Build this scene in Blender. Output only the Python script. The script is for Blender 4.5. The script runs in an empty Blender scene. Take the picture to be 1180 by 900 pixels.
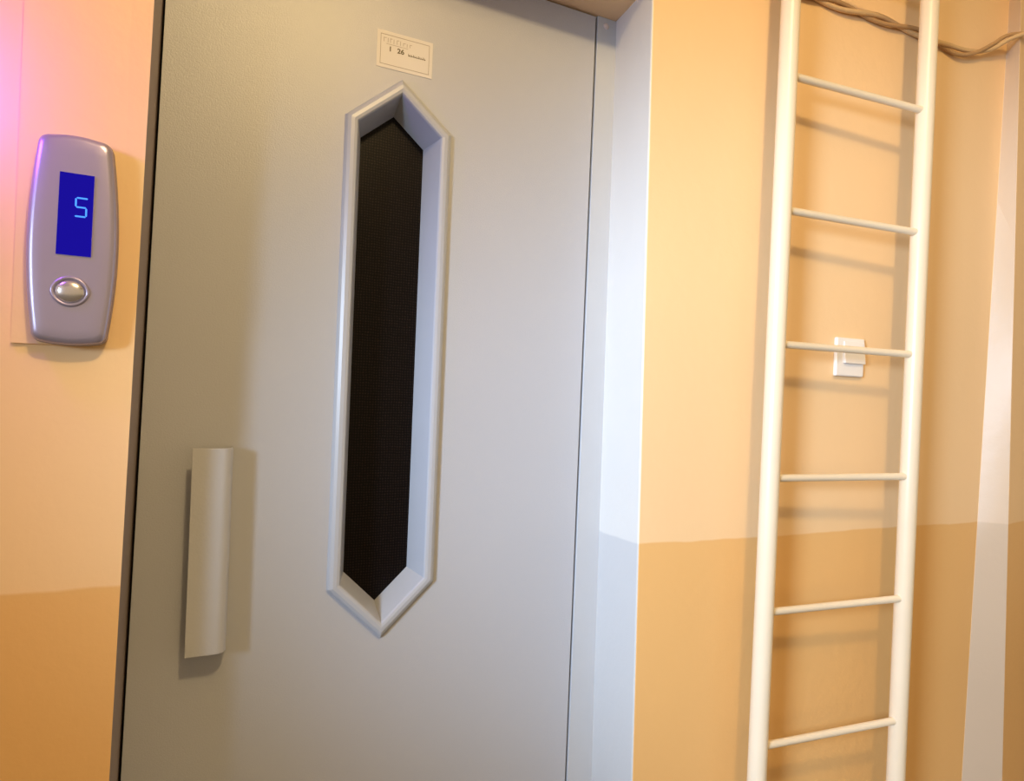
import bpy, bmesh, math, random
from mathutils import Vector, Matrix

random.seed(4)
SC = bpy.context.scene
COL = SC.collection
PI = math.pi

# ------------------------------------------------------------------ camera
YAW, PITCH, ROLL, FPX = 0.4431, -0.0019, 0.0404, 750.0
CAM = Vector((-0.7469, -1.0034, 1.35))
rx = Vector((math.cos(YAW), -math.sin(YAW), 0))
fw = Vector((math.sin(YAW), math.cos(YAW), 0))
up = Vector((0, 0, 1))
f2 = fw * math.cos(PITCH) + up * math.sin(PITCH)
u2 = up * math.cos(PITCH) - fw * math.sin(PITCH)
r3 = rx * math.cos(ROLL) + u2 * math.sin(ROLL)
u3 = u2 * math.cos(ROLL) - rx * math.sin(ROLL)
cd = bpy.data.cameras.new('camera')
cam = bpy.data.objects.new('camera', cd)
COL.objects.link(cam)
M = Matrix((r3, u3, -f2)).transposed().to_4x4()
M.translation = CAM
cam.matrix_world = M
cd.sensor_fit = 'HORIZONTAL'
cd.sensor_width = 36.0
cd.lens = FPX / 1180.0 * 36.0
cd.clip_start = 0.02
SC.camera = cam

# ------------------------------------------------------------------ world, lights, exposure
w = bpy.data.worlds.new('world')
SC.world = w
w.use_nodes = True
w.node_tree.nodes['Background'].inputs['Color'].default_value = (1.0, 0.73, 0.42, 1)
w.node_tree.nodes['Background'].inputs['Strength'].default_value = 0.55

LAMP = Vector((-0.45, -1.42, 2.75))


def light(name, typ, loc, color, energy, **kw):
    d = bpy.data.lights.new(name, typ)
    d.color = color
    d.energy = energy
    for k, v in kw.items():
        setattr(d, k, v)
    o = bpy.data.objects.new(name, d)
    COL.objects.link(o)
    o.location = loc
    return o


def aim(o, target):
    o.rotation_euler = (Vector(target) - Vector(o.location)).to_track_quat('-Z', 'Y').to_euler()


# warm stairwell ceiling lamp, just behind and above the camera
light('ceiling_lamp', 'POINT', LAMP, (1.0, 0.71, 0.34), 60, shadow_soft_size=0.07)
# cool daylight slanting in from a stair window on the far left
day = light('window_daylight', 'SPOT', (-2.10, -1.30, 1.60), (0.57, 0.73, 0.95), 380,
            shadow_soft_size=0.28, spot_size=math.radians(47), spot_blend=0.6)
aim(day, (0.70, -0.16, 1.13))
# added violet point light, source unseen, for the glow at the left edge
light('violet_edge_glow', 'POINT', (-1.09, -0.11, 1.69), (0.34, 0.06, 1.0), 2.3, shadow_soft_size=0.03)

vs = SC.view_settings
SC.display_settings.display_device = 'sRGB'
vs.view_transform = 'Standard'
vs.look = 'None'
vs.exposure = 0.12
vs.gamma = 1.0
vs.use_curve_mapping = False

# ------------------------------------------------------------------ materials


class NT:
    def __init__(self, name):
        self.m = bpy.data.materials.new(name)
        self.m.use_nodes = True
        self.t = self.m.node_tree
        self.b = self.t.nodes['Principled BSDF']

    def n(self, typ, **kw):
        x = self.t.nodes.new(typ)
        for k, v in kw.items():
            setattr(x, k, v)
        return x

    def l(self, a, b):
        self.t.links.new(a, b)

    def set(self, **kw):
        for k, v in kw.items():
            self.b.inputs[k.replace('_', ' ')].default_value = v
        return self

    def noise(self, scale, detail=3, rough=0.5, coord='Object'):
        tc = self.n('ShaderNodeTexCoord')
        nz = self.n('ShaderNodeTexNoise')
        nz.inputs['Scale'].default_value = scale
        nz.inputs['Detail'].default_value = detail
        nz.inputs['Roughness'].default_value = rough
        self.l(tc.outputs[coord], nz.inputs['Vector'])
        return nz

    def bump(self, src, strength, dist):
        b = self.n('ShaderNodeBump')
        b.inputs['Strength'].default_value = strength
        b.inputs['Distance'].default_value = dist
        self.l(src, b.inputs['Height'])
        self.l(b.outputs['Normal'], self.b.inputs['Normal'])

    def vary(self, col, amount, scale):
        """base colour with a faint mottling"""
        nz = self.noise(scale, 4)
        mx = self.n('ShaderNodeMix', data_type='RGBA')
        mx.inputs['A'].default_value = (*[c * (1 - amount) for c in col], 1)
        mx.inputs['B'].default_value = (*[min(1, c * (1 + amount)) for c in col], 1)
        self.l(nz.outputs['Fac'], mx.inputs['Factor'])
        self.l(mx.outputs['Result'], self.b.inputs['Base Color'])
        return mx


DADO = 1.066


def wall_material(name, upper, lower):
    """gloss paint above, a slightly deeper paint below the hand-cut line"""
    a = NT(name).set(Roughness=0.42)
    geo = a.n('ShaderNodeNewGeometry')
    sep = a.n('ShaderNodeSeparateXYZ')
    a.l(geo.outputs['Position'], sep.inputs[0])
    nz = a.n('ShaderNodeTexNoise')
    nz.inputs['Scale'].default_value = 6
    nz.inputs['Detail'].default_value = 4
    a.l(geo.outputs['Position'], nz.inputs['Vector'])
    ad = a.n('ShaderNodeMath', operation='MULTIPLY_ADD')
    ad.inputs[1].default_value = 0.014
    a.l(nz.outputs['Fac'], ad.inputs[0])
    a.l(sep.outputs['Z'], ad.inputs[2])
    mr = a.n('ShaderNodeMapRange')
    mr.inputs['From Min'].default_value = DADO + 0.007 - 0.002
    mr.inputs['From Max'].default_value = DADO + 0.007 + 0.002
    a.l(ad.outputs[0], mr.inputs['Value'])
    n2 = a.n('ShaderNodeTexNoise')
    n2.inputs['Scale'].default_value = 2.2
    n2.inputs['Detail'].default_value = 5
    a.l(geo.outputs['Position'], n2.inputs['Vector'])
    cols = []
    for c in (upper, lower):
        mx = a.n('ShaderNodeMix', data_type='RGBA')
        mx.inputs['A'].default_value = (*[v * 0.95 for v in c], 1)
        mx.inputs['B'].default_value = (*[v * 1.05 for v in c], 1)
        a.l(n2.outputs['Fac'], mx.inputs['Factor'])
        cols.append(mx)
    m2 = a.n('ShaderNodeMix', data_type='RGBA')
    a.l(mr.outputs['Result'], m2.inputs['Factor'])
    a.l(cols[1].outputs['Result'], m2.inputs['A'])
    a.l(cols[0].outputs['Result'], m2.inputs['B'])
    a.l(m2.outputs['Result'], a.b.inputs['Base Color'])
    n3 = a.n('ShaderNodeTexNoise')
    n3.inputs['Scale'].default_value = 38
    n3.inputs['Detail'].default_value = 4
    a.l(geo.outputs['Position'], n3.inputs['Vector'])
    a.bump(n3.outputs['Fac'], 0.10, 0.01)
    return a.m


def simple(name, col, rough=0.45, metal=0.0, vary=0.03, scale=20, bump=None, **kw):
    a = NT(name).set(Roughness=rough, Metallic=metal, **kw)
    a.vary(col, vary, scale)
    if bump:
        nz = a.noise(bump[0], 3)
        a.bump(nz.outputs['Fac'], bump[1], bump[2])
    return a.m


def emissive(name, col, strength, base=(0.0, 0.0, 0.004)):
    a = NT(name).set(Roughness=0.12)
    a.b.inputs['Specular IOR Level'].default_value = 0.15
    a.b.inputs['Base Color'].default_value = (*base, 1)
    nz = a.noise(400, 1)
    mx = a.n('ShaderNodeMix', data_type='RGBA')
    mx.inputs['A'].default_value = (*[c * 0.92 for c in col], 1)
    mx.inputs['B'].default_value = (*col, 1)
    a.l(nz.outputs['Fac'], mx.inputs['Factor'])
    a.l(mx.outputs['Result'], a.b.inputs['Emission Color'])
    a.b.inputs['Emission Strength'].default_value = strength
    return a.m


def glass_material():
    """dark wired safety glass with a fine woven speckle, almost no light behind it"""
    a = NT('dark_wired_glass').set(Roughness=0.34)
    tc = a.n('ShaderNodeTexCoord')
    outs = []
    for prof, dirn in (('X', 'X'), ('Z', 'Z')):
        wv = a.n('ShaderNodeTexWave', wave_type='BANDS', bands_direction=dirn)
        wv.inputs['Scale'].default_value = 65
        wv.inputs['Distortion'].default_value = 3.0
        wv.inputs['Detail'].default_value = 2
        a.l(tc.outputs['Object'], wv.inputs['Vector'])
        outs.append(wv)
    mu = a.n('ShaderNodeMath', operation='MULTIPLY')
    a.l(outs[0].outputs['Fac'], mu.inputs[0])
    a.l(outs[1].outputs['Fac'], mu.inputs[1])
    nz = a.n('ShaderNodeTexNoise')
    nz.inputs['Scale'].default_value = 260
    a.l(tc.outputs['Object'], nz.inputs['Vector'])
    m2 = a.n('ShaderNodeMath', operation='MULTIPLY')
    a.l(mu.outputs[0], m2.inputs[0])
    a.l(nz.outputs['Fac'], m2.inputs[1])
    mx = a.n('ShaderNodeMix', data_type='RGBA')
    mx.inputs['A'].default_value = (0.0015, 0.0012, 0.0014, 1)
    mx.inputs['B'].default_value = (0.030, 0.019, 0.016, 1)
    a.l(m2.outputs[0], mx.inputs['Factor'])
    a.l(mx.outputs['Result'], a.b.inputs['Base Color'])
    a.bump(m2.outputs[0], 0.2, 0.001)
    a.b.inputs['Specular IOR Level'].default_value = 0.12
    return a.m


def door_material():
    a = NT('grey_door_paint').set(Roughness=0.34)
    a.vary((0.435, 0.455, 0.50), 0.03, 3)
    nz = a.noise(420, 4, 0.6)
    a.bump(nz.outputs['Fac'], 0.16, 0.003)
    return a.m


MAT = {
    'wall': wall_material('two_tone_peach_paint', (0.86, 0.61, 0.34), (0.78, 0.475, 0.185)),
    'jamb': wall_material('two_tone_white_paint', (0.68, 0.665, 0.62), (0.55, 0.55, 0.54)),
    'cream': wall_material('two_tone_cream_paint', (0.66, 0.545, 0.42), (0.58, 0.475, 0.36)),
    'door': door_material(),
    'reveal': simple('shade_brown_jamb', (0.27, 0.205, 0.17), 0.5),  # left jamb face: its shade is put into this darker brown
    'frame': simple('grey_frame_paint', (0.47, 0.50, 0.54), 0.40, bump=(300, 0.1, 0.002)),
    'window': simple('pale_grey_plastic', (0.41, 0.435, 0.48), 0.35, bump=(120, 0.05, 0.002)),
    'glass': glass_material(),
    'handle': simple('light_grey_handle_paint', (0.46, 0.475, 0.505), 0.40, bump=(220, 0.12, 0.003)),
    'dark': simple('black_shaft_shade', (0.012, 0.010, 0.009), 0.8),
    'silver': simple('satin_silver_plastic', (0.38, 0.35, 0.47), 0.32, 0.55, bump=(500, 0.05, 0.001)),
    'silver_dark': simple('dull_silver_back', (0.30, 0.24, 0.25), 0.45, 0.3),
    'button': simple('polished_steel_button', (0.62, 0.61, 0.62), 0.22, 0.8),
    'screen': emissive('blue_display_glow', (0.004, 0.0, 0.36), 0.85),
    'digit': emissive('bright_cyan_segment', (0.07, 0.31, 1.0), 1.35),
    'ladder': simple('cream_ladder_enamel', (0.80, 0.70, 0.53), 0.33, bump=(90, 0.06, 0.003)),
    'switch': simple('white_switch_plastic', (0.85, 0.83, 0.79), 0.30),
    'paper': simple('ivory_sticker_paper', (0.66, 0.64, 0.60), 0.45),
    'ink': simple('brown_black_ink', (0.11, 0.09, 0.045), 0.6),
    'inkpale': simple('faded_grey_ink', (0.36, 0.32, 0.27), 0.6),
    'cable': simple('tan_cable_sheath', (0.66, 0.45, 0.23), 0.45),
    'cable2': simple('brown_cable_sheath', (0.46, 0.28, 0.13), 0.45),
    'rivet': simple('pale_rivet_cap', (0.62, 0.55, 0.52), 0.35),
    'floor': simple('speckled_floor_tile', (0.16, 0.14, 0.12), 0.4, vary=0.25, scale=60),
    'ceiling': simple('white_ceiling_paint', (0.6, 0.55, 0.48), 0.8),
}

# ------------------------------------------------------------------ mesh helpers


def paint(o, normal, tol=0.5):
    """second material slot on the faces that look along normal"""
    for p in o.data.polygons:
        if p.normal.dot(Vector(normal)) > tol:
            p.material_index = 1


def obj(name, bm, mat, parent=None, smooth=False, bevel=None, loc=None):
    """link a bmesh as ONE mesh object; loc = object origin (mesh given in world space)"""
    bmesh.ops.recalc_face_normals(bm, faces=bm.faces[:])
    org = Vector(loc) if loc is not None else Vector((0, 0, 0))
    if loc is not None:
        bmesh.ops.translate(bm, verts=bm.verts[:], vec=-org)
    me = bpy.data.meshes.new(name)
    bm.to_mesh(me)
    bm.free()
    for m in (mat if isinstance(mat, (list, tuple)) else [mat]):
        me.materials.append(m)
    o = bpy.data.objects.new(name, me)
    COL.objects.link(o)
    if smooth:
        for p in me.polygons:
            p.use_smooth = True
    if parent is not None:
        o.parent = parent
        o.location = org - parent_origin(parent)
    else:
        o.location = org
    if bevel:
        b = o.modifiers.new('bevel', 'BEVEL')
        b.width = bevel[0]
        b.segments = bevel[1]
        b.limit_method = 'ANGLE'
        b.angle_limit = math.radians(35)
        for p in me.polygons:
            p.use_smooth = True
        b.harden_normals = True
    return o


def parent_origin(p):
    v = Vector(p.location)
    while p.parent is not None:
        p = p.parent
        v += Vector(p.location)
    return v


def thing(name, label, cat, loc, group=None):
    o = bpy.data.objects.new(name, None)
    COL.objects.link(o)
    o.location = loc
    o.empty_display_size = 0.05
    o['label'] = label
    o['category'] = cat
    if group:
        o['group'] = group
    return o


def structure(o):
    o['kind'] = 'structure'
    return o


def hexa(bm, p):
    """p: 8 points, bottom ring 0-3 then top ring 4-7"""
    v = [bm.verts.new(q) for q in p]
    for f in ((0, 1, 2, 3), (4, 5, 6, 7), (0, 1, 5, 4), (1, 2, 6, 5), (2, 3, 7, 6), (3, 0, 4, 7)):
        bm.faces.new([v[i] for i in f])


def box(bm, x0, x1, y0, y1, z0, z1):
    hexa(bm, [(x0, y0, z0), (x1, y0, z0), (x1, y1, z0), (x0, y1, z0),
              (x0, y0, z1), (x1, y0, z1), (x1, y1, z1), (x0, y1, z1)])


def tube(bm, pts, radius, seg=20, cap=True, cyclic=False):
    pts = [Vector(p) for p in pts]
    rings = []
    n = len(pts)
    t0 = (pts[1] - pts[0]).normalized()
    ref = Vector((0, 0, 1)) if abs(t0.z) < 0.9 else Vector((0, 1, 0))
    nrm = t0.cross(ref).normalized()
    for i, p in enumerate(pts):
        t = (pts[min(i + 1, n - 1)] - pts[max(i - 1, 0)]).normalized()
        nrm = (nrm - t * nrm.dot(t)).normalized()
        b = t.cross(nrm)
        r = radius[i] if isinstance(radius, (list, tuple)) else radius
        rings.append([bm.verts.new(p + (nrm * math.cos(a) + b * math.sin(a)) * r)
                      for a in (2 * PI * k / seg for k in range(seg))])
    for i in range(n - 1):
        for k in range(seg):
            bm.faces.new((rings[i][k], rings[i][(k + 1) % seg], rings[i + 1][(k + 1) % seg], rings[i + 1][k]))
    if cap:
        bm.faces.new(rings[0][::-1])
        bm.faces.new(rings[-1])
    return rings


def loft(bm, loops, cap_first=False, cap_last=False):
    vs_ = [[bm.verts.new(p) for p in lp] for lp in loops]
    n = len(vs_[0])
    for a, b in zip(vs_[:-1], vs_[1:]):
        for k in range(n):
            bm.faces.new((a[k], a[(k + 1) % n], b[(k + 1) % n], b[k]))
    if cap_first:
        bm.faces.new(vs_[0][::-1])
    if cap_last:
        bm.faces.new(vs_[-1])
    return vs_


def extrude_poly(bm, poly, y0, y1):
    """poly: list of (x, z)"""
    loft(bm, [[(x, y0, z) for x, z in poly], [(x, y1, z) for x, z in poly]], True, True)


# the wall right of the lift runs a little askew to the lift front
PHI = -0.0393


def R(s, off, z):
    """point on the right wall: s along it, off behind (+) / before (-) its face"""
    return Vector((s * math.cos(PHI) - off * math.sin(PHI), s * math.sin(PHI) + off * math.cos(PHI), z))


# ------------------------------------------------------------------ the setting
D = 0.129            # depth of the lift door behind the wall face
TOP = 2.115          # soffit of the opening
CEIL = 2.95
TH = D + 0.045


def xl(z):           # crooked left edge of the opening
    return -0.854 + 0.0160 * z


def xc(z):           # crooked right front corner
    return 0.0242 - 0.0173 * z


def xb(z):           # right jamb where it meets the steel frame
    return 0.0160 - 0.0079 * z


bm = bmesh.new()
XW = -2.55
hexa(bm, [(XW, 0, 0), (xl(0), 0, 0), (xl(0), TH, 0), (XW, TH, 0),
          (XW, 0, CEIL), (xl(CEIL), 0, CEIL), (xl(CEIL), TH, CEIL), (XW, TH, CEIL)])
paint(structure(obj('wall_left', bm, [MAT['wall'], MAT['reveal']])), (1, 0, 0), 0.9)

bm = bmesh.new()     # masonry over the opening
hexa(bm, [(xl(TOP), 0, TOP), (xc(TOP), 0, TOP), (xb(TOP), TH, TOP), (xl(TOP), TH, TOP),
          (xl(CEIL), 0, CEIL), (xc(CEIL), 0, CEIL), (xb(CEIL), TH, CEIL), (xl(CEIL), TH, CEIL)])
structure(obj('wall_top', bm, MAT['wall'], bevel=(0.004, 2)))

bm = bmesh.new()
e0, e1 = R(1.9, 0, 0), R(1.9, TH, 0)
hexa(bm, [(xc(0), 0, 0), (e0.x, e0.y, 0), (e1.x, e1.y, 0), (xb(0), TH, 0),
          (xc(CEIL), 0, CEIL), (e0.x, e0.y, CEIL), (e1.x, e1.y, CEIL), (xb(CEIL), TH, CEIL)])
paint(structure(obj('wall_right', bm, [MAT['wall'], MAT['jamb']], bevel=(0.004, 3))), (-1, 0, 0), 0.9)

# shallow pier that closes the ladder wall on the right; its front splays back
bm = bmesh.new()


def inner(z):
    return R(0.978 + 0.0310 * z, 0.0, z)


def outer(z):
    return R(1.0865 - 0.0288 * z, -0.045, z)


def far(z):
    return R(1.0865 - 0.0288 * z + 0.70, -0.045 + 0.70 * math.tan(math.radians(11)), z)


loft(bm, [[inner(z), outer(z), far(z), R(1.75, 0.12, z), R(1.0, 0.05, z)] for z in [CEIL * k / 30 for k in range(31)]], True, True)
pier = structure(obj('wall_pier', bm, [MAT['wall'], MAT['cream']], bevel=(0.0012, 2)))
for i, p in enumerate(pier.data.polygons):      # the narrow return facing left is cream
    if i < 150 and i % 5 == 0:
        p.material_index = 1

bm = bmesh.new()
box(bm, -5.0, 5.0, -6.0, 0.5, -0.05, 0.0)
structure(obj('floor', bm, MAT['floor']))
bm = bmesh.new()
box(bm, XW, 2.0, -2.6, 0.5, CEIL, CEIL + 0.05)
structure(obj('ceiling', bm, MAT['ceiling']))
bm = bmesh.new()     # unlit lift shaft behind the door
box(bm, -0.95, 0.15, 0.42, 0.46, 0, CEIL)
structure(obj('wall_shaft', bm, MAT['dark']))

# raised plaster patch that feathers out beneath the call panel
bm = bmesh.new()
x0, x1 = -0.9645, -0.8500
hexa(bm, [(x0, -0.005, 1.383), (x1, 0.0, 1.383), (x1, 0.004, 1.383), (x0 - 0.001, 0.004, 1.383),
          (x0, -0.005, CEIL), (x1, 0.0, CEIL), (x1, 0.004, CEIL), (x0 - 0.001, 0.004, CEIL)])
structure(obj('trim_1', bm, MAT['wall']))

# steel frame post on the hinge side
GX = -0.0536
bm = bmesh.new()
hexa(bm, [(GX + 0.0034, D, 0), (xb(0) + 0.004, D, 0), (xb(0) + 0.004, D + 0.05, 0), (GX + 0.0034, D + 0.05, 0),
          (GX + 0.0034, D, TOP), (xb(TOP) + 0.004, D, TOP), (xb(TOP) + 0.004, D + 0.05, TOP), (GX + 0.0034, D + 0.05, TOP)])
frame = structure(obj('trim_2', bm, MAT['frame'], bevel=(0.0012, 2)))
bm = bmesh.new()
bmesh.ops.create_uvsphere(bm, u_segments=20, v_segments=10, radius=0.0065)
for v in bm.verts:
    v.co.y *= 0.45
bmesh.ops.translate(bm, verts=bm.verts[:], vec=(-0.030, D, 2.098))
obj('rivet', bm, MAT['rivet'], frame, smooth=True)
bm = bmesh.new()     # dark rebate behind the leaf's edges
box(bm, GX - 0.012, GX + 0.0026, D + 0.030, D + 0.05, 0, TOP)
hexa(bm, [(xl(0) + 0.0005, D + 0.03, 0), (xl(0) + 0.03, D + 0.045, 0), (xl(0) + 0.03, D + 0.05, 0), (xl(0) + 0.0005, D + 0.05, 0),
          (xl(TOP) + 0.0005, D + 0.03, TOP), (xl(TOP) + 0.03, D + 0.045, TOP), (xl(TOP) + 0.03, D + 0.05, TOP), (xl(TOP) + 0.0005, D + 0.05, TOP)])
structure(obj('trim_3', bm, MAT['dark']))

# ------------------------------------------------------------------ lift door
WX = -0.4496
HW, ZS1, ZA1, ZS0, ZA0 = 0.0945, 1.8065, 1.8865, 0.9955, 0.9030


def hexagon(t):
    """window outline moved inward by t"""
    def corner(hw, zs, za, sgn):
        L = math.hypot(hw, za - zs)
        nx, nz = abs(za - zs) / L, hw / L              # outward normal of the slanted edge (right side)
        # slanted edge through apex: nx*x + nz*(z-za)*sgn = 0
        apex = za - sgn * t / nz
        x = hw - t
        z = apex - sgn * (nx / nz) * x
        return apex, z
    a1, s1 = corner(HW, ZS1, ZA1, 1)
    a0, s0 = corner(HW, ZS0, ZA0, -1)
    h = HW - t
    return [(WX - h, s0), (WX, a0), (WX + h, s0), (WX + h, s1), (WX, a1), (WX - h, s1)]


door = bpy.data.objects.new('door_1', None)
COL.objects.link(door)
door.location = (-0.44, D, 0)
door.empty_display_size = 0.1
structure(door)
door['label'] = 'grey painted steel lift door with a tall six-sided window, set back in the wall'
door['category'] = 'door'

# leaf: outer outline with the window cut through
bm = bmesh.new()
gap = 0.0042
rect = [(xl(0.006) + gap, 0.006), (GX - 0.0020, 0.006), (GX - 0.0020, 2.1105), (xl(2.1105) + gap, 2.1105)]
hx = hexagon(0.006)


def leaf_face(y):
    r = [bm.verts.new((x, y, z)) for x, z in rect]
    h = [bm.verts.new((x, y, z)) for x, z in hx]
    bl, br, tr, tl = r
    for f in ((bl, h[1], h[0]), (bl, br, h[1]), (br, h[2], h[1]), (br, tr, h[3], h[2]), (tr, h[4], h[3]),
              (tr, tl, h[4]), (tl, h[5], h[4]), (tl, bl, h[0], h[5])):
        bm.faces.new(f)
    return r, h


ra, ha = leaf_face(D)
rb, hb = leaf_face(D + 0.042)
for a, b in ((ra, rb), (ha, hb)):
    n = len(a)
    for k in range(n):
        bm.faces.new((a[k], a[(k + 1) % n], b[(k + 1) % n], b[k]))
obj('door_leaf', bm, MAT['door'], door)

bm = bmesh.new()     # moulded window surround with deep tapering reveal
prof = [(-0.0010, D + 0.0005), (0.0, D - 0.004), (0.003, D - 0.0085), (0.008, D - 0.0115), (0.014, D - 0.0120),
        (0.0185, D - 0.0108), (0.0205, D - 0.0080), (0.0365, D + 0.048)]
loft(bm, [[(x, y, z) for x, z in hexagon(t)] for t, y in prof])
o = obj('window_surround', bm, MAT['window'], door)
bm = bmesh.new()
lp = hexagon(0.0350)
extrude_poly(bm, lp, D + 0.0465, D + 0.0525)
obj('glass_pane', bm, MAT['glass'], door)

# folded sheet handle: flat front, right side curled back to the door, open on the left
bm = bmesh.new()
HX0, HX1, HZ0, HZ1 = -0.7580, -0.7005, 0.9235, 1.2410
yf = D - 0.040
prof = [(HX0, yf + 0.0035), (HX0, yf)]
rr = 0.016
for k in range(9):
    a = k / 8 * PI / 2
    prof.append((HX1 - rr + rr * math.sin(a), yf + rr - rr * math.cos(a)))
prof += [(HX1, D)]
inn = [(HX1 - 0.003, D)]
r2 = rr - 0.003
for k in range(9):
    a = (8 - k) / 8 * PI / 2
    inn.append((HX1 - rr + r2 * math.sin(a), yf + rr - r2 * math.cos(a)))
inn += [(HX0 + 0.004, yf + 0.0035)]
pp = prof + inn
loft(bm, [[(x, y, HZ0) for x, y in pp], [(x, y, HZ1) for x, y in pp]], True, True)
hd = obj('door_handle', bm, MAT['handle'], door, bevel=(0.0008, 2))
hd['label'] = 'pale grey folded pull handle'

# ------------------------------------------------------------------ lift call panel on the left wall
PX, PZ0, PZ1 = -0.9020, 1.3850, 1.6450
pan = thing('call_panel', 'silver lift call panel with lit blue display, on the wall left of the door', 'lift call panel',
            (PX, 0.0, 1.512))


def panel_outline(ins, n=14):
    """bulging-sided outline with rounded corners, moved inward by ins"""
    def hw(z):
        t = (z - PZ0) / (PZ1 - PZ0)
        return 0.0385 + 0.0100 * math.sin(PI * min(1, max(0, t)) ** 0.96) ** 0.9
    zc = (PZ0 + PZ1) / 2
    hh = (PZ1 - PZ0) / 2
    rc = 0.013
    right = []
    # right side from bottom to top with round corners
    for k in range(7):
        a = -PI / 2 + k / 6 * PI / 2
        z = PZ0 + rc + rc * math.sin(a)
        x = hw(PZ0 + rc) - rc + rc * math.cos(a)
        right.append((x, z))
    for k in range(1, n):
        z = PZ0 + rc + (PZ1 - PZ0 - 2 * rc) * k / n
        right.append((hw(z), z))
    for k in range(7):
        a = k / 6 * PI / 2
        z = PZ1 - rc + rc * math.sin(a)
        x = hw(PZ1 - rc) - rc + rc * math.cos(a)
        right.append((x, z))
    pts = []
    bx = right[0][0]
    for k in range(1, 6):      # arched bottom edge, left to right
        x = -bx + 2 * bx * k / 6
        pts.append((x, PZ0 - 0.0028 * (1 - (x / bx) ** 2)))
    pts += right
    tx = right[-1][0]
    for k in range(1, 6):
        x = tx - 2 * tx * k / 6
        pts.append((x, PZ1 + 0.0030 * (1 - (x / tx) ** 2)))
    pts += [(-x, z) for x, z in right[::-1]]
    mxh = 0.0485
    return [(PX + x * (1 - ins / mxh), zc + (z - zc) * (1 - ins / hh)) for x, z in pts]


bm = bmesh.new()
loops = []
for ins, y in ((0.0012, 0.0), (0.0, -0.004), (0.0, -0.0165)):
    loops.append([(x, y, z) for x, z in panel_outline(ins)])
loft(bm, loops, True, True)
bk = obj('back_box', bm, MAT['silver_dark'], pan, bevel=(0.0015, 2))
bm = bmesh.new()
loops = []
for ins, y in ((0.0008, -0.0160), (0.0006, -0.0195), (0.0020, -0.0235), (0.0046, -0.0260), (0.0090, -0.0272), (0.020, -0.0278), (0.034, -0.0280)):
    loops.append([(x, y, z) for x, z in panel_outline(ins)])
loft(bm, loops, True, True)
obj('faceplate', bm, MAT['silver'], pan, smooth=True)

bm = bmesh.new()     # recessed display window, slightly proud bezel-less sheet
extrude_poly(bm, [(-0.9178, 1.4952), (-0.8808, 1.4952), (-0.8800, 1.5975), (-0.9165, 1.5975)], -0.0295, -0.0270)
scr = obj('display', bm, MAT['screen'], pan)
# seven-segment figure 5
bm = bmesh.new()
dx0, dx1, dz0, dz1 = -0.8990, -0.8872, 1.5445, 1.5675
dm = (dz0 + dz1) / 2
tk = 0.0019


def hseg(z, xa, xb_):
    extrude_poly(bm, [(xa, z), (xa + tk / 2, z - tk / 2), (xb_ - tk / 2, z - tk / 2), (xb_, z), (xb_ - tk / 2, z + tk / 2), (xa + tk / 2, z + tk / 2)], -0.0300, -0.0294)


def vseg(x, za, zb):
    extrude_poly(bm, [(x, za), (x + tk / 2, za + tk / 2), (x + tk / 2, zb - tk / 2), (x, zb), (x - tk / 2, zb - tk / 2), (x - tk / 2, za + tk / 2)], -0.0300, -0.0294)


hseg(dz1, dx0 + 0.0008, dx1 + 0.0012)
hseg(dm, dx0 + 0.0004, dx1 - 0.0004)
hseg(dz0, dx0 - 0.0006, dx1 - 0.0006)
vseg(dx0 + 0.0003, dm + 0.0004, dz1 - 0.0004)
vseg(dx1 - 0.0003, dz0 + 0.0004, dm - 0.0004)
obj('floor_digit', bm, MAT['digit'], scr)

# round push button in an eye-shaped dished ring
BX, BZ = -0.9015, 1.4500
bm = bmesh.new()
seg = 48


def eye(rx_, rz_, y):
    pts = []
    for k in range(seg):
        a = 2 * PI * k / seg
        c, s = math.cos(a), math.sin(a)
        pts.append((BX + rx_ * c, y, BZ + rz_ * math.copysign(abs(s) ** 1.18, s)))
    return pts


loft(bm, [eye(0.0215, 0.0195, -0.0274), eye(0.0208, 0.0188, -0.0298), eye(0.0190, 0.0170, -0.0305), eye(0.0172, 0.0152, -0.0296), eye(0.0165, 0.0146, -0.0284)])
btn = obj('button_ring', bm, MAT['silver'], pan, smooth=True)
bm = bmesh.new()
loops = []
for k in range(9):
    a = k / 8 * PI / 2 * 0.97
    loops.append([(BX + 0.0158 * math.cos(a) * math.cos(t), -0.0282 - 0.0060 * math.sin(a), BZ + 0.0139 * math.cos(a) * math.sin(t))
                  for t in (2 * PI * j / seg for j in range(seg))])
loft(bm, loops, True, True)
obj('push_button', bm, MAT['button'], pan, smooth=True)

# ------------------------------------------------------------------ ladder on the right wall
OL, OR = 0.0700, 0.0870       # the right stile stands a little further off the wall
SL, SR = 0.2585, 0.6317
RZ0, RS = 1.9808, 0.261
SRAD, RRAD = 0.0180, 0.0075
LEAN = 0.0039
lad = thing('wall_ladder', 'cream painted steel ladder fixed upright on the peach wall right of the door', 'ladder', R((SL + SR) / 2, -0.079, 0))


def lean(z):
    return LEAN * (z - RZ0)


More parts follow.
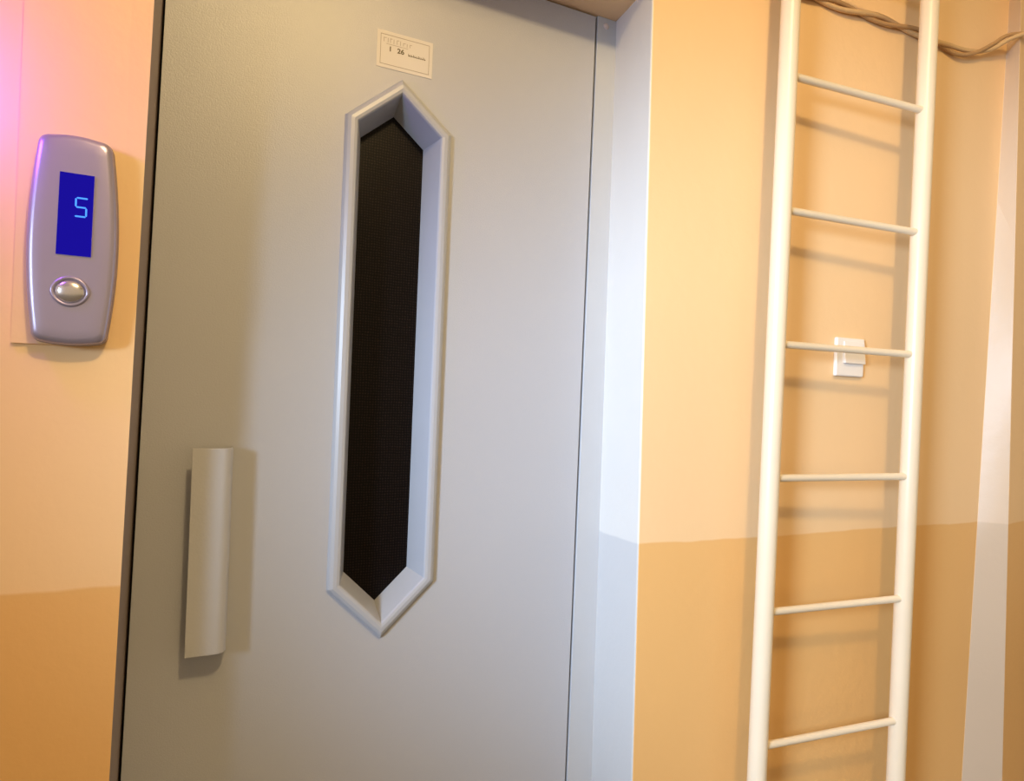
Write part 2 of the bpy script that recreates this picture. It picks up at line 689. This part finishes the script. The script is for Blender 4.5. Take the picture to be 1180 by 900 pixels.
for s, o_ in ((SL, OL), (SR, OR)):
    bm = bmesh.new()
    n = 26
    pts = [R(s + lean(z) , -o_, z) for z in [0.004 + (CEIL - 0.012) * k / n for k in range(n + 1)]]
    tube(bm, pts, SRAD, 28)
    obj('stile', bm, MAT['ladder'], lad, smooth=True)
for k in range(-3, 7):
    z = RZ0 - RS * k
    if z < 0.1:
        continue
    bm = bmesh.new()
    a, b = R(SL + lean(z) + 0.010, -OL - 0.0007, z), R(SR + lean(z) - 0.010, -OR + 0.0007, z)
    d = b - a
    fr = [0, 0.012, 0.024, 0.5, 0.972, 0.986, 1.0]      # weld fillets at both ends
    rad = [RRAD * 1.45, RRAD * 1.2, RRAD, RRAD, RRAD, RRAD * 1.2, RRAD * 1.45]
    tube(bm, [a + d * t for t in fr], rad, 20)
    obj('rung', bm, MAT['ladder'], lad, smooth=True)

# ------------------------------------------------------------------ light switch behind the ladder
sw = thing('light_switch', 'small white wall switch behind the ladder rungs', 'light switch', R(0.534, 0, 1.4500))


def rbox(bm, s0, s1, o0, o1, z0, z1):
    p = []
    for z in (z0, z1):
        p += [R(s0, o0, z), R(s1, o0, z), R(s1, o1, z), R(s0, o1, z)]
    hexa(bm, p)


bm = bmesh.new()
rbox(bm, 0.491, 0.577, -0.0095, 0.0, 1.4075, 1.4925)
obj('switch_plate', bm, MAT['switch'], sw, bevel=(0.004, 4))
bm = bmesh.new()
p = []
for z, o_ in ((1.4360, -0.0165), (1.4840, -0.0115)):
    p += [R(0.511, o_, z), R(0.5735, o_, z), R(0.5735, -0.0085, z), R(0.511, -0.0085, z)]
hexa(bm, p)
obj('rocker', bm, MAT['switch'], sw, bevel=(0.0015, 3))

# ------------------------------------------------------------------ cables across the ladder wall
cb = thing('cable_bundle', 'pair of twisted tan cables running along the wall behind the ladder top', 'cable', R(0.80, -0.008, 2.20))
path = [(0.10, -0.009, 2.198), (0.412, -0.009, 2.200), (0.697, -0.009, 2.206), (0.782, -0.010, 2.200), (0.845, -0.012, 2.195), (0.90, -0.016, 2.205),
        (0.95, -0.024, 2.226), (0.99, -0.040, 2.252), (1.035, -0.062, 2.262), (1.09, -0.064, 2.268), (1.25, -0.050, 2.25), (1.45, -0.010, 2.24)]


def catmull(pts, per=14):
    P = [Vector(p) for p in pts]
    out = []
    for i in range(len(P) - 1):
        p0, p1, p2, p3 = P[max(i - 1, 0)], P[i], P[i + 1], P[min(i + 2, len(P) - 1)]
        for k in range(per):
            t = k / per
            out.append(0.5 * ((2 * p1) + (-p0 + p2) * t + (2 * p0 - 5 * p1 + 4 * p2 - p3) * t * t + (-p0 + 3 * p1 - 3 * p2 + p3) * t ** 3))
    out.append(P[-1])
    return out


cl = catmull(path)
for ph, mat, rad in ((0.0, 'cable', 0.0052), (PI, 'cable2', 0.0046)):
    bm = bmesh.new()
    pts = []
    acc = 0
    for i, q in enumerate(cl):
        if i:
            acc += (q - cl[i - 1]).length
        tw = 2 * PI * acc / 0.26 + ph + 2.2
        amp = 0.0065
        pts.append(R(q.x, q.y - amp * 0.55 * math.cos(tw), q.z + amp * math.sin(tw)))
    tube(bm, pts, rad, 12)
    obj('strand', bm, MAT[mat], cb, smooth=True)

# ------------------------------------------------------------------ sticker above the door window
st = thing('notice_sticker', 'small ivory printed sticker on the door above the window tip', 'sticker', (-0.4454, D, 1.934))
X0, X1, Z0, Z1 = -0.4957, -0.3950, 1.9020, 1.9663
bm = bmesh.new()
box(bm, X0, X1, D - 0.0008, D, Z0, Z1)
obj('paper', bm, MAT['paper'], st)
bm = bmesh.new()
yi = D - 0.0008
a, b, c, d = X0 + 0.006, X1 - 0.006, Z0 + 0.006, Z1 - 0.006
lw = 0.0009
for q in ((a, b, c, c + lw), (a, b, d - lw, d), (a, a + lw, c + lw, d - lw), (b - lw, b, c + lw, d - lw)):
    box(bm, q[0], q[1], yi - 0.0003, yi, q[2], q[3])
obj('border_line', bm, MAT['inkpale'], st)


def text(name, body, size, x, z, mat, parent, sx=1.0):
    cu = bpy.data.curves.new(name, 'FONT')
    cu.body = body
    cu.size = size
    cu.extrude = 0.00012
    cu.offset = 0.00035
    tmp = bpy.data.objects.new(name, cu)
    COL.objects.link(tmp)
    dg = bpy.context.evaluated_depsgraph_get()
    me = bpy.data.meshes.new_from_object(tmp.evaluated_get(dg))
    bpy.data.objects.remove(tmp)
    bpy.data.curves.remove(cu)
    for v in me.vertices:
        x_, y_, z_ = v.co
        v.co = (x + x_ * sx, yi - 0.00015 - z_, z + y_)
    me.name = name
    me.materials.clear()
    me.materials.append(mat)
    o = bpy.data.objects.new(name, me)
    COL.objects.link(o)
    o.parent = parent
    o.location = -Vector(parent.location)
    return o


text('figure', '1', 0.0115, X0 + 0.0205, 1.9325, MAT['ink'], st, 1.1)
text('figure', '26', 0.0115, X0 + 0.0360, 1.9325, MAT['ink'], st, 1.1)
bm = bmesh.new()     # the faded heading and the smudged small print: strokes only, too worn to read
xx = X0 + 0.0115
for k, wd in enumerate((0.005, 0.002, 0.004, 0.0035, 0.004, 0.003, 0.0045, 0.003, 0.004)):
    h = 0.0075 if k < 6 else 0.0055
    box(bm, xx, xx + 0.0009, yi - 0.0002, yi, 1.9470 - 0.0005 * (k % 2), 1.9470 + h)
    if k % 2 == 0:
        box(bm, xx + 0.0009, xx + wd, yi - 0.0002, yi, 1.9470 + h - 0.0009, 1.9470 + h)
    xx += wd + 0.0022
box(bm, X0 + 0.016, X0 + 0.055, yi - 0.0002, yi, 1.9438, 1.9445)
obj('heading_print', bm, MAT['inkpale'], st)
bm = bmesh.new()
xx = X0 + 0.0560
for k, wd in enumerate((0.0028, 0.0018, 0.0024, 0.0016, 0.0026, 0.0030, 0.0018, 0.0022, 0.0026, 0.0014, 0.0026)):
    h = 0.0036 if k % 3 else 0.0046
    box(bm, xx, xx + wd, yi - 0.0002, yi, 1.9318, 1.9318 + h * 0.45)
    box(bm, xx, xx + 0.0009, yi - 0.0002, yi, 1.9318 + h * 0.45, 1.9318 + h)
    xx += wd + 0.0007
obj('small_print', bm, MAT['ink'], st)
